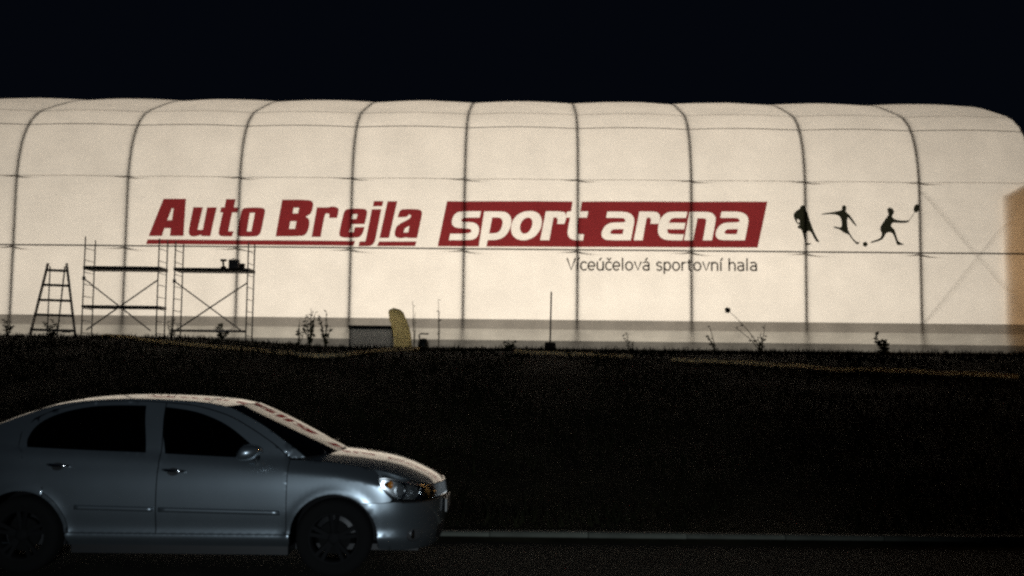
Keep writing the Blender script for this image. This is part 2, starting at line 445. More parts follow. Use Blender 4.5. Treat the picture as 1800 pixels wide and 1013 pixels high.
# printed lettering, traced flat on the wall plane
def wall_sz(px, py):
    d = ray(px, py); k = HN.dot(HO - CAM) / HN.dot(d); P = CAM + d * k; return ((P - HO).dot(HE), P.z)
def from_zoom(ox, oy, sc): return lambda pts: [wall_sz(ox + x / sc, oy + y / sc) for x, y in pts]
OUT = .012
def print_obj(name, outlines, keep, material, step=.35):
    v, f = fill(outlines, keep, step, .25)
    vv = [(s, -bulge(s, z) - .035 - OUT, z) for s, z in v]
    return mesh_obj(name, vv, [tuple(reversed(t)) if False else t for t in f], material, hall)
def glyph(conv, outer, holes=(), material='ink_red', name='letter', lim=58, it=2, step=.35):
    o = conv(smooth_poly(outer, lim, it)); hs = [conv(smooth_poly(h, lim, it)) for h in holes]
    return print_obj(name, [o] + hs, lambda p: inside(p, o) and not any(inside(p, h) for h in hs), material, step)
z1 = from_zoom(250, 340, 10.13); z2 = from_zoom(360, 340, 10.13); z3 = from_zoom(475, 340, 10.13); z4 = from_zoom(590, 340, 10.13)
z5 = from_zoom(765, 345, 10.66); z6 = from_zoom(890, 345, 10.66); z7 = from_zoom(1040, 345, 10.66); z8 = from_zoom(1190, 345, 10.66)
glyph(z1, [(395,105),(795,105),(750,765),(505,765),(522,628),(410,628),(365,765),(125,765)], [[(545,275),(575,275),(545,485),(462,485)]])
glyph(z1, [(925,255),(1095,255),(1000,655),(1090,655),(1170,255),(1339,255),(1224,768),(1062,768),(1068,745),(960,775),(870,770),(840,720),(845,640)])
glyph(z2, [(385,108),(555,108),(525,255),(612,255),(590,345),(495,345),(425,680),(520,680),(490,772),(300,772),(255,740),(255,680),(330,345),(280,345),(300,255),(360,255)])
glyph(z2, [(720,258),(1040,258),(1085,300),(1080,360),(1010,690),(980,745),(920,775),(620,775),(580,745),(580,690),(650,345),(670,290)], [[(810,352),(900,352),(835,682),(755,682)]])
glyph(z3, [(225,122),(710,122),(775,165),(775,240),(745,350),(700,395),(640,425),(700,460),(712,530),(690,650),(650,730),(580,772),(105,772)],
      [[(430,265),(525,265),(505,365),(410,365)], [(370,505),(478,505),(450,640),(345,640)]])
glyph(z3, [(840,255),(1040,258),(1090,240),(1170,243),(1225,280),(1215,370),(1195,445),(1055,445),(1060,370),(1000,365),(975,400),(905,782),(745,782)])
glyph(z4, [(230,275),(520,275),(568,320),(560,400),(522,553),(295,553),(240,695),(325,695),(345,605),(520,605),(495,700),(450,770),(390,795),(110,795),(65,750),(75,660),(145,360),(170,305)],
      [[(310,375),(395,375),(370,460),(285,460)]])
glyph(z4, [(685,145),(855,145),(835,238),(668,238)], name='letter_dot')
glyph(z4, [(650,290),(820,290),(715,820),(690,890),(640,935),(580,945),(410,945),(430,860),(530,860),(548,800)])
glyph(z4, [(930,150),(1105,150),(955,800),(785,800)])
glyph(z4, [(1200,288),(1490,288),(1545,330),(1540,410),(1455,802),(1290,802),(1265,788),(1220,800),(1130,808),(1070,780),(1050,720),(1075,620),(1130,555),(1330,460),(1350,400),(1310,385),(1275,435),(1110,435),(1130,360),(1155,310)],
      [[(1320,592),(1295,703),(1215,703),(1235,625)]])
pxc = lambda pts: [wall_sz(x, y) for x, y in pts]
glyph(pxc, [(260.4,421.4),(624.5,424),(621.6,432.6),(257.4,429.6)], name='underline', it=0)
glyph(z4, [(780,862),(1445,862),(1420,945),(740,945)], name='underline', it=0)
panel_o = pxc([(786.1,354.4),(1348,355.5),(1331,435.8),(769.5,433.6)])
WH = []                                                    # white letters left open in the red panel: (outline, counter)
def white(conv, outer, hole=None):
    WH.append((conv(smooth_poly(outer)), conv(smooth_poly(hole)) if hole else None))
white(z5, [(480,288),(860,288),(835,405),(540,405),(495,430),(490,470),(530,490),(700,490),(790,530),(830,600),(815,720),(760,800),(660,828),(258,828),(285,708),(620,708),(680,670),(675,630),(640,612),(400,600),(330,560),(310,490),(330,400),(390,320)])
white(z5, [(920,292),(1270,292),(1370,330),(1425,410),(1430,520),(1390,650),(1300,770),(1170,825),(985,828),(950,990),(810,990)], [(1070,405),(1210,405),(1265,450),(1265,540),(1225,650),(1150,700),(1010,705)])
white(z6, [(440,283),(560,300),(640,370),(672,480),(650,600),(590,710),(480,800),(330,840),(200,815),(110,740),(85,620),(110,480),(190,370),(300,305)], [(420,400),(480,440),(495,510),(470,610),(410,690),(340,718),(280,690),(250,610),(270,510),(330,430)])
white(z6, [(740,290),(1060,290),(1110,330),(1125,390),(1105,480),(1085,525),(950,525),(965,450),(940,405),(885,405),(865,500),(805,830),(635,830)])
white(z6, [(1250,60),(1420,60),(1385,290),(1535,290),(1510,405),(1350,405),(1325,600),(1335,700),(1375,718),(1455,718),(1435,832),(1290,832),(1190,800),(1145,720),(1155,600),(1195,405),(1120,405),(1130,300),(1215,285)])
A_O = [(290,297),(600,297),(720,330),(785,400),(795,480),(780,560),(730,832),(290,832),(215,800),(180,740),(190,660),(240,570),(330,510),(440,500),(610,500),(632,470),(610,425),(560,415),(270,412)]
A_H = [(410,625),(598,625),(578,718),(365,718),(345,690),(365,645)]
white(z7, A_O, A_H)
white(z7, [(890,297),(1190,297),(1255,330),(1280,390),(1265,480),(1245,525),(1095,525),(1110,440),(1085,408),(1030,408),(1010,480),(950,832),(785,832)])
white(z7, [(1500,297),(1789,297),(1764,412),(1530,412),(1470,440),(1440,505),(1754,505),(1729,625),(1410,625),(1415,680),(1450,718),(1724,718),(1699,832),(1420,832),(1310,800),(1240,720),(1235,600),(1270,450),(1350,350),(1420,310)])
white(z8, [(230,297),(560,297),(660,325),(715,390),(718,470),(650,832),(480,832),(550,460),(530,425),(480,418),(380,418),(300,832),(130,832)])
white(z8, [(x + 535, y) for x, y in A_O], [(x + 535, y) for x, y in A_H])
def in_white(p): return any(inside(p, o) and not (h and inside(p, h)) for o, h in WH)
print_obj('red_name_panel', [panel_o] + [o for o, h in WH] + [h for o, h in WH if h], lambda p: inside(p, panel_o) and not in_white(p), 'ink_red')
# three black players
zf = from_zoom(1360, 330, 6.0); zg = from_zoom(1380, 350, 11.26)
glyph(zg, [(350,118),(395,140),(400,210),(440,270),(455,340),(490,450),(530,560),(570,660),(615,760),(640,800),(675,850),(640,865),(590,820),(540,720),(490,640),(430,640),(415,700),(410,790),(420,880),(515,880),(520,895),(430,920),(395,905),(380,800),(345,690),(315,600),(240,575),(235,545),(285,520),(215,480),(180,400),(155,330),(175,280),(230,225),(285,200),(295,150)],
      [[(225,405),(275,415),(285,455),(265,480),(235,455)]], 'ink_black', 'player_silhouette', 100)
glyph(zf, [(735,185),(760,205),(755,240),(748,255),(790,290),(830,345),(870,410),(858,412),(815,365),(775,315),(765,350),(772,430),(785,470),(815,520),(860,575),(900,580),(885,605),(860,595),(820,550),(775,490),(740,485),(690,445),(640,430),(622,422),(640,410),(700,430),(712,400),(705,340),(685,300),(620,282),(495,288),(510,275),(620,262),(700,245),(715,235),(708,205)], (), 'ink_black', 'player_silhouette', 100)
glyph(zf, [(958 + 26 * cos(a * pi / 8), 600 + 26 * sin(a * pi / 8)) for a in range(16)], (), 'ink_black', 'ball_silhouette')
glyph(zf, [(1215,212),(1250,225),(1265,260),(1250,290),(1235,310),(1270,340),(1330,350),(1400,352),(1430,342),(1420,365),(1370,378),(1290,375),(1245,370),(1225,410),(1265,440),(1285,500),(1305,570),(1345,590),(1375,605),(1295,612),(1285,580),(1265,520),(1240,475),(1180,475),(1160,520),(1135,555),(1070,575),(1015,590),(1010,575),(1060,560),(1120,535),(1135,490),(1110,440),(1125,400),(1160,350),(1195,300),(1205,285),(1190,250),(1190,225)], (), 'ink_black', 'player_silhouette', 100)
rk = [(1503 + 33 * cos(a * pi / 9) + 8 * sin(a * pi / 9) * -1, 220 + 44 * sin(a * pi / 9)) for a in range(18)]
glyph(zf, rk, (), 'ink_black', 'racket_silhouette')
glyph(zf, [(1424,346),(1480,258),(1485,261),(1430,349)], (), 'ink_grey', 'racket_handle_silhouette', it=0)
# small grey line of text, drawn as strokes (unit: x-height 1)
def arc(cx, cy, rx, ry, a0, a1, n=10): return [(cx + rx * cos(math.radians(a0 + (a1 - a0) * i / n)), cy + ry * sin(math.radians(a0 + (a1 - a0) * i / n))) for i in range(n + 1)]
O_ = arc(.36, .5, .34, .5, 0, 360, 16)
ST = {'V': (.86, [[(.02, 1.4), (.42, 0), (.82, 1.4)]]), 'i': (.26, [[(.1, 0), (.1, 1)]]), 'l': (.28, [[(.1, 1.45), (.1, 0)]]),
      'c': (.62, [arc(.36, .5, .33, .5, 50, 310, 12)]), 'o': (.78, [O_]),
      'e': (.76, [[(.04, .48), (.68, .48)] + arc(.36, .5, .33, .5, 0, 310, 14)]),
      'u': (.76, [[(.07, 1), (.07, .3)] + arc(.36, .3, .29, .3, 180, 360, 8) + [(.65, 1)], [(.65, 1), (.65, 0)]]),
      'v': (.70, [[(.02, 1), (.34, 0), (.66, 1)]]),
      'a': (.76, [[(.08, .92)] + arc(.34, .72, .28, .28, 100, 0, 6) + [(.62, 0)], arc(.34, .28, .29, .28, 60, 340, 12) + [(.62, .2)], [(.62, .56), (.36, .56)]]),
      's': (.62, [arc(.32, .74, .25, .25, 40, 230, 8) + arc(.30, .25, .26, .25, 60, -140, 8)]),
      'p': (.78, [[(.08, 1), (.08, -.4)], arc(.38, .5, .31, .5, 160, -160, 12)]),
      'r': (.50, [[(.08, 0), (.08, 1)], [(.08, .7)] + arc(.38, .62, .3, .36, 150, 80, 5)]),
      't': (.50, [[(.16, 1.3), (.16, .2)] + arc(.34, .2, .18, .2, 180, 290, 5), [(.0, 1), (.44, 1)]]),
      'n': (.76, [[(.08, 0), (.08, 1)], [(.08, .65)] + arc(.37, .65, .28, .33, 180, 0, 8) + [(.65, 0)]]),
      'h': (.76, [[(.08, 0), (.08, 1.45)], [(.08, .65)] + arc(.37, .65, .28, .33, 180, 0, 8) + [(.65, 0)]]), ' ': (.36, [])}
ACUTE = [(.30, 1.22), (.46, 1.46)]; CARON = [(.18, 1.45), (.36, 1.22), (.54, 1.45)]
txt = [('V', 0), ('i', 1), ('c', 0), ('e', 0), ('u', 1), ('c', 2), ('e', 0), ('l', 0), ('o', 0), ('v', 0), ('a', 1), (' ', 0), ('s', 0), ('p', 0), ('o', 0), ('r', 0), ('t', 0), ('o', 0), ('v', 0), ('n', 0), ('i', 1), (' ', 0), ('h', 0), ('a', 0), ('l', 0), ('a', 0)]
tot = sum(ST[c][0] + .12 for c, d in txt)
sA, zA = wall_sz(996.5, 475.0); sB, zB = wall_sz(1333, 476.4)
un = (sB - sA) / tot; xh = .36; cur = 0
for c, d in txt:
    wdt, strokes = ST[c]; strokes = list(strokes)
    if d == 1: strokes.append([(x - (.2 if c == 'i' else 0), y) for x, y in ACUTE])
    if d == 2: strokes.append(CARON)
    if strokes:
        V = []; Fc = []; hw = .037
        for li, st in enumerate(strokes):
            P = [Vector((sA + (cur + x) * un, zA + (zB - zA) * cur / tot + y * xh)) for x, y in st]
            b0 = len(V)
            for i, p in enumerate(P):
                dd = (P[min(i+1, len(P)-1)] - P[max(i-1, 0)]).normalized(); nn = Vector((-dd.y, dd.x)) * hw
                ext = dd * hw * .6 * (-1 if i == 0 else 1 if i == len(P) - 1 else 0)
                for q in (p - nn + ext, p + nn + ext): V.append((q.x, -bulge(q.x, q.y) - .05 - .004 * li, q.y))
            for i in range(len(P) - 1): Fc.append((b0 + 2*i, b0 + 2*i + 2, b0 + 2*i + 3, b0 + 2*i + 1))
        mesh_obj('letter', V, Fc, 'ink_grey', hall)
    cur += wdt + .12

# ------------------------------------------------------------------ the parked car (local x forward from the front axle, near side at -y)
CAR_Y = 8.77 + .885
car = empty('parked_car', (-1.450, CAR_Y, 0))
tag(car, 'silver four-door car parked at the kerb, facing right, cut off at the left', 'car')
ARC = .365; AX = (0.0, -2.578); AZ = .316
BASE = [(.13, .70), (.19, .755), (.25, .808), (.285, .842), (.318, .862), (.338, .858), (.362, .850), (.40, .853), (.47, .868), (.53, .879), (.64, .883), (.74, .880), (.83, .866), (.90, .845), (1.1, .80)]
SEAM_Z = [(-.9, .965), (-.42, .955), (-.2, .945), (0, .928), (.2, .897), (.4, .850), (.55, .806), (.7, .762), (.8, .738), (.9, .72)]
SEAM_Y = [(-.9, .79), (-.42, .765), (-.2, .755), (0, .748), (.2, .737), (.4, .712), (.55, .675), (.7, .60), (.8, .53), (.9, .40)]
NOSE = [(.13, .78), (.2, .86), (.3, .905), (.45, .928), (.585, .935), (.66, .925), (.72, .905), (.78, .885), (.95, .84)]
def belt(x): return .955 + (-.64 - x) * .037 if x < -.64 else .955 + (-.64 - x) * .01
def g_front(t): t = max(0, min(1, t)); return (1 - t ** 2.8) ** (1 / 2.2)
def g_rear(t): t = max(0, min(1, t)); return (1 - t ** 3.4) ** (1 / 2.3)
XR = -3.655; XR0 = -2.35
def tailx(z): return XR + .10 * sstep(.6, 1.05, z) + .06 * (1 - sstep(.15, .4, z))
def lower_w(x, z):
    b = sinterp(BASE, z)
    if x > .25: b *= g_front((x - .25) / (sinterp(NOSE, z) - .25))
    if x < XR0: b *= g_rear((XR0 - x) / (XR0 - tailx(z)))
    for ax in AX:
        r = sqrt((x - ax) ** 2 + (z - AZ) ** 2)
        b += .009 * exp(-((r - ARC - .012) / .036) ** 2)
    return b
def side_w(x, z):
    """half width of the body at side-view position x, z"""
    if x > -.42:
        zs, ys = sinterp(SEAM_Z, x), sinterp(SEAM_Y, x)
        h = .095
    else:
        zs = belt(x); ys = .795 - .03 * sstep(-2.3, -3.4, x); h = .065
    z1 = zs - h
    if z <= z1: return lower_w(x, z)
    if z <= zs:
        b = lower_w(x, z1); ys = min(ys, b - .01); t = (z - z1) / h
        return ys + (b - ys) * (.78 * (1 - t) + .22 * sqrt(max(0, 1 - t * t)))
    ys = min(ys, lower_w(x, z1) - .01)
    t = (z - zs) / (1.42 - zs)
    return ys - .004 - .215 * t ** 1.12 - .05 * sstep(-2.2, -3.2, x) * t
def xz_map(x, z): return (x, side_w(x, z), z)
def uz_map(u, z):                                          # front: u runs 0..1 from the side to the centre line
    xn = sinterp(NOSE, z); t = 1 - (1 - u) ** 2; x = .25 + (xn - .25) * t
    return (x, lower_w(x, z) if u < 1 else 0, z)
def to_u(x, z): t = (x - .25) / (sinterp(NOSE, z) - .25); return (1 - sqrt(max(0, 1 - t)), z)
def rz_map(u, z):
    xt = tailx(z); t = 1 - (1 - u) ** 2; x = XR0 + (xt - XR0) * t
    return (x, lower_w(x, z) if u < 1 else 0, z)

def panel(name, outer, holes=(), fmap=xz_map, material='paint', parent=None, step=.045, estep=.025, inset=0.0, skirt=.016, both=True, side=None):
    keep = lambda p: inside(p, outer) and not any(inside(p, h) for h in holes)
    v2, f = fill([outer] + list(holes), keep, step, estep)
    P = [fmap(*p) for p in v2]; res = []
    cnt = {}
    for t in f:
        for a, b in ((t[0], t[1]), (t[1], t[2]), (t[2], t[0])): cnt[(a, b)] = 1
    bd = [(a, b) for (a, b) in cnt if (b, a) not in cnt]
    for sg in ((-1, 1) if side is None else (side,)):
        V = [(x, sg * max(0, y - inset), z) for x, y, z in P]; Fc = [t if sg < 0 else (t[0], t[2], t[1]) for t in f]
        me_v = list(V); me_f = list(Fc)
        if skirt:
            for a, b in bd:
                k = len(me_v); A, B = V[a], V[b]
                def inn(q): return (q[0], q[1] - sg * min(skirt, abs(q[1])), q[2])
                me_v += [A, B, inn(B), inn(A)]; me_f.append((k, k+3, k+2, k+1) if sg < 0 else (k, k+1, k+2, k+3))
        o = mesh_obj(name, me_v, me_f, material, parent or car, True); res.append(o)
        if skirt and material == 'paint':
            o.data.materials.append(M['plastic'])
            for q_ in range(len(Fc), len(me_f)): o.data.polygons[q_].material_index = 1
    return res
def arcpts(ax, r, a0, a1, n=18): return [(ax + r * cos(math.radians(a0 + (a1 - a0) * i / n)), AZ + r * sin(math.radians(a0 + (a1 - a0) * i / n))) for i in range(n + 1)]
RAIL = [(-.27, .972), (-.42, 1.085), (-.60, 1.215), (-.80, 1.322), (-.946, 1.382), (-1.10, 1.408), (-1.24, 1.422), (-1.677, 1.437), (-2.0, 1.428), (-2.22, 1.408), (-2.42, 1.372), (-2.66, 1.292), (-2.88, 1.205), (-3.05, 1.135), (-3.2, 1.085)]
GF = smooth_poly([(-.655, .962), (-.668, 1.022), (-.743, 1.093), (-.912, 1.225), (-1.079, 1.300), (-1.245, 1.347), (-1.513, 1.375), (-1.43, .990), (-.866, .966)], 50, 2)
GR = smooth_poly([(-1.59, .997), (-1.631, 1.380), (-1.887, 1.382), (-2.133, 1.366), (-2.376, 1.305), (-2.535, 1.215), (-2.60, 1.10), (-2.585, 1.032), (-2.158, 1.014)], 50, 2)
_RT = sorted(RAIL)
def rail_pts(i0, i1, n=16): return [(x, sinterp(_RT, x)) for x in (RAIL[i0][0] + (RAIL[i1][0] - RAIL[i0][0]) * k / n for k in range(n + 1))]
def spl(tab, n=24, dx=0, dz=0):
    T = sorted(tab); a, b = tab[0][0], tab[-1][0]
    return [(x + dx, sinterp(T, x) + dz) for x in (a + (b - a) * k / n for k in range(n + 1))]
seam_front = [(x, sinterp(SEAM_Z, x)) for x in (-.30, -.2, -.1, 0, .1, .2, .3, .40, .455)]
# fender: sill corner -> along the arch -> bumper seam -> headlight edge -> hood seam -> pillar
fender = ([(-.364, .345)] + arcpts(0, ARC, 175, 54, 20) + [(.30, .611), (.40, .613), (.47, .622), (.488, .642), (.430, .692), (.368, .764), (.358, .832)] +
          [(x, z - .004) for x, z in reversed(seam_front) if x < .358] + [(-.386, .948), (-.386, .345)])
panel('front_fender', fender, step=.028, estep=.016)
door_top_f = spl([(-.393, .955), (-.50, 1.05), (-.70, 1.185), (-.88, 1.285), (-1.06, 1.345), (-1.25, 1.385), (-1.459, 1.404)])
fd = panel('front_door', [(-.393, .345)] + door_top_f + [(-1.459, .345)], [GF])
door_top_r = spl([(-1.467, 1.404), (-1.68, 1.414), (-1.92, 1.412), (-2.15, 1.396), (-2.36, 1.345)], 16) + [(-2.46, 1.308), (-2.55, 1.255), (-2.62, 1.20), (-2.65, 1.14)]
rear_edge = [(-2.655, 1.05), (-2.60, .93), (-2.50, .80), (-2.40, .715)]
rd = panel('rear_door', [(-1.467, .345)] + door_top_r + rear_edge + [p for p in arcpts(-2.578, ARC + .035, 62, 12, 10)] + [(-2.178, .345)], [GR])
def off(poly, d):
    c = Vector((sum(p[0] for p in poly) / len(poly), sum(p[1] for p in poly) / len(poly)))
    o = []
    for p in poly:
        v = Vector(p) - c; o.append(tuple(c + v * ((v.length + d) / v.length)))
    return o
for nm, G, ds in (('front', GF, fd), ('rear', GR, rd)):
    for i, sg in enumerate((-1, 1)):
        panel('window', off(G, .006), (), xz_map, 'car_glass', ds[i], .09, .05, .010, 0, side=sg)
# roof frame: windscreen pillar and cant rail
panel('pillar_frame', rail_pts(0, 4) + rail_pts(4, 10)[1:] + [(-2.42, 1.338)] + [(x + .003, z + .006) for x, z in reversed(door_top_r[:17])] + [(x + .004, z + .007) for x, z in reversed(door_top_f[1:-1])] + [(-.386, .965), (-.33, .962)], step=.03, estep=.02)
quarter = (rail_pts(10, 14) + [(-3.42, 1.03), (-3.45, .93), (-3.40, .62), (-2.93, .60)] + arcpts(-2.578, ARC, 50, 60, 2)[0:0] + arcpts(-2.578, ARC, 141, 61, 14) +
           [(-2.395, .724), (-2.493, .806), (-2.593, .937), (-2.661, 1.05), (-2.657, 1.14), (-2.557, 1.268), (-2.42, 1.332)])
panel('rear_quarter', quarter, step=.03, estep=.016)
panel('rear_quarter_foot', arcpts(-2.578, ARC, 60, 5, 12) + [(-2.19, .345)] + list(reversed(arcpts(-2.578, ARC + .030, 62, 12, 10))))
panel('sill', [(-.367, .339), (-.372, .24), (-2.19, .24), (-2.205, .339)], step=.022, estep=.022)
# front bumper, in the wrapped coordinate
def U(x, z): return to_u(x, z)
bump = ([U(.3645, .30)] + [U(x, z) for x, z in arcpts(0, ARC, 0, 53, 10)] + [U(.30, .606), U(.40, .608), U(.50, .616), U(.58, .612), U(.66, .607), U(.80, .606)] + [(.80, .605), (.999, .600), (.999, .205)] + [U(.80, .20), U(.55, .208), U(.372, .225)])
fogc = (U(.69, .335))
fog_hole = [(fogc[0] + .075 * cos(a * pi / 10) * (1.15 if cos(a * pi / 10) < 0 else 1), fogc[1] + .055 * sin(a * pi / 10)) for a in range(20)]
intake = [(.74, .26), (.74, .37), (.998, .385), (.998, .25)]
panel('front_bumper', bump, [fog_hole, intake], uz_map, 'paint', step=.04, estep=.02)
panel('fog_lamp_recess', off(fog_hole, .004), (), uz_map, 'lamp_silver', None, .04, .03, .045, 0)
panel('intake_grille', [(.735, .255), (.735, .375), (.999, .39), (.999, .245)], (), uz_map, 'plastic', None, .04, .03, .03, 0)
for sg in (-1, 1):
    x, y, z = uz_map(*fogc); fl = MB(); fl.lathe([(0, -.02), (.028, -.016), (.040, .0), (.042, .014)], 'X', 16)
    o = fl.build('fog_lamp', 'chrome', car, True); o.location = (x - .03, sg * (y - .045), z); o.rotation_euler = (0, 0, -sg * .0 + sg * -.35 * -1 if False else sg * .35)
    l2 = MB(); l2.lathe([(0, .022), (.03, .019), (.042, .014)], 'X', 16); l2.build('lens', 'lens', o, True)
# black joint line under the headlamp and headlamps
HL = smooth_poly([U(.375, .765), U(.435, .695), U(.495, .642), U(.58, .618), U(.72, .613), U(.80, .614), (to_u(.80, .645)[0] + .10, .628), (to_u(.80, .70)[0] + .10, .708), U(.80, .724), U(.70, .745), U(.55, .782), U(.42, .806), U(.368, .800)], 60, 2)
for sg in (-1, 1):
    hd = panel('headlamp', HL, (), uz_map, 'lens', None, .05, .03, .002, 0, side=sg)[0]
    panel('lamp_housing', off(HL, .004), (), uz_map, 'lamp_silver', hd, .05, .03, .085, .0, side=sg)
    panel('lamp_rim', HL, [off(HL, -.016)], uz_map, 'chrome', hd, .05, .03, .012, .02, side=sg)
    b = MB(); low = [q_ for q_ in [U(.375, .765), U(.435, .692), U(.495, .638), U(.58, .613), U(.72, .608), U(.80, .608), (.80, .606)]]
    sealp = [uz_map(*low[0])] + [uz_map(low[i][0] + (low[i+1][0] - low[i][0]) * k / 4, low[i][1] + (low[i+1][1] - low[i][1]) * k / 4) for i in range(len(low) - 1) for k in range(1, 5)]
    b.tube([(x, sg * y, z) for x, y, z in sealp], .007, 6); b.build('lamp_seal', 'plastic', hd)
    for (x, y, z, r, mm) in ((.555, .785, .705, .066, 'chrome'), (.69, .695, .680, .058, 'chrome'), (.455, .82, .755, .032, 'amber')):
        b = MB(); b.lathe([(.006, -.055), (r * .45, -.045), (r * .8, -.02), (r, .012), (r * 1.06, .012)], 'X', 20)
        o = b.build('reflector', mm, hd, True); o.location = (x, sg * y, z); o.rotation_euler = (0, 0, sg * .62)
# patches between a side curve and the centre curve
def patch(name, sidec, centc, material, ns=26, ntt=16, xp=2.0, zp=2.2, parent=None):
    n = 2 * ntt + 1; V = []; Fc = []
    for i in range(ns + 1):
        a = i / ns; xs_, ys_, zs_ = sidec(a); xc, zc = centc(a)
        for j in range(n):
            t = (j - ntt) / ntt; k = abs(t)
            V.append((xc + (xs_ - xc) * k ** xp, ys_ * t, zc + (zs_ - zc) * k ** zp))
    for i in range(ns):
        for j in range(n - 1):
            q = i * n + j; Fc.append((q, q + 1, q + n + 1, q + n))
    return mesh_obj(name, V, Fc, material, parent or car, True)
def curve_xy(tab):                                         # polyline -> function of 0..1 by arc length
    P = [Vector(p) for p in tab]; L = [0]
    for a, b in zip(P, P[1:]): L.append(L[-1] + (b - a).length)
    tabs = [[(l / L[-1], p[k]) for l, p in zip(L, P)] for k in range(len(P[0]))]
    return lambda a: tuple(sinterp(t, a) for t in tabs)
seamc = curve_xy([(x, sinterp(SEAM_Y, x) - .004, sinterp(SEAM_Z, x)) for x in (-.30, -.15, 0, .15, .3, .4, .5, .6, .7, .78, .82)])
hoodc = curve_xy([(-.03, .992), (.1, .978), (.25, .955), (.42, .920), (.57, .878), (.70, .828), (.80, .785), (.86, .752), (.885, .732)])
hood = patch('hood', seamc, hoodc, 'paint', 30, 18, 2.2, 2.6)
rail_s = lambda i0, i1: curve_xy([(x, side_w(x, z) - .003, z) for x, z in rail_pts(i0, i1)])
patch('windscreen', rail_s(0, 4), curve_xy([(-.045, .985), (-.30, 1.115), (-.58, 1.26), (-.86, 1.388)]), 'screen_glass', 20, 18, 2.7, 2.9)
patch('roof', rail_s(4, 10), curve_xy([(-.865, 1.391), (-1.05, 1.428), (-1.4, 1.457), (-1.85, 1.465), (-2.2, 1.444), (-2.47, 1.400)]), 'paint', 24, 14, 2.0, 2.4)
patch('rear_window', rail_s(10, 14), curve_xy([(-2.475, 1.402), (-2.8, 1.302), (-3.22, 1.13)]), 'car_glass', 16, 12, 2.0, 2.2)
patch('boot_lid', curve_xy([(-3.2, side_w(-3.2, 1.085) - .002, 1.085), (-3.42, side_w(-3.42, 1.02) - .002, 1.03)]), curve_xy([(-3.23, 1.128), (-3.56, 1.085)]), 'paint', 8, 12)
panel('rear_bumper', [(.18, .60), (.46, .615), (.999, .62), (.999, .20), (.3, .20), (.12, .25)] + [((lambda t: 1 - sqrt(max(0, 1 - t)))((XR0 - x) / (XR0 - tailx(z))), z) for x, z in arcpts(-2.578, ARC, 190, 140, 6)], (), rz_map, 'paint', step=.05)
panel('tailgate', [(.50, .625), (.50, .95), (.56, 1.03), (.999, 1.06), (.999, .625)], (), rz_map, 'paint', step=.06)
wp = MB()                                                 # cowl and wipers
for i in range(12):
    pass
cw = curve_xy([(-.30, .735, .962), (-.17, .45, .978), (-.06, .0, .985), (-.17, -.45, .978), (-.30, -.735, .962)])
wp.tube([cw(i / 24) for i in range(25)], .016, 6); wp.build('cowl_strip', 'plastic', car, True)
for y0, y1 in ((-.52, .02), (.08, .60)):
    b = MB(); b.tube([(-.14, y0, .992), (-.24, (y0 + y1) / 2, 1.045), (-.20, y1, 1.035)], .009, 5); b.build('wiper', 'plastic', car)
# grille at the nose
gr = MB(); gr.v = []; 
for i in range(13):
    t = -1 + i / 6
    for z in (.608, .722): gr.v.append((.912 - .10 * t * t - (.02 if z > .7 else 0), .40 * t, z))
gr.f = [(2*i, 2*i+2, 2*i+3, 2*i+1) for i in range(12)]
g0 = gr.build('grille', 'plastic', car)
for z in (.608, .726):
    b = MB(); b.tube([(.925 - .10 * (t/6 - 1) ** 2 - (.02 if z > .7 else 0), .41 * (t/6 - 1), z) for t in range(13)], .011, 6); b.build('grille_trim', 'chrome', g0, True)
for i in range(17):
    t = -1 + (i + .5) / 8.5
    b = MB(); b.beam((.922 - .10 * t * t, .39 * t, .614), (.902 - .10 * t * t, .39 * t, .720), .010, .02); b.build('grille_slat', 'chrome', g0)
b = MB(); b.box((.938, -.26, .47), (.950, .26, .58)); b.build('number_plate', 'plate', car)
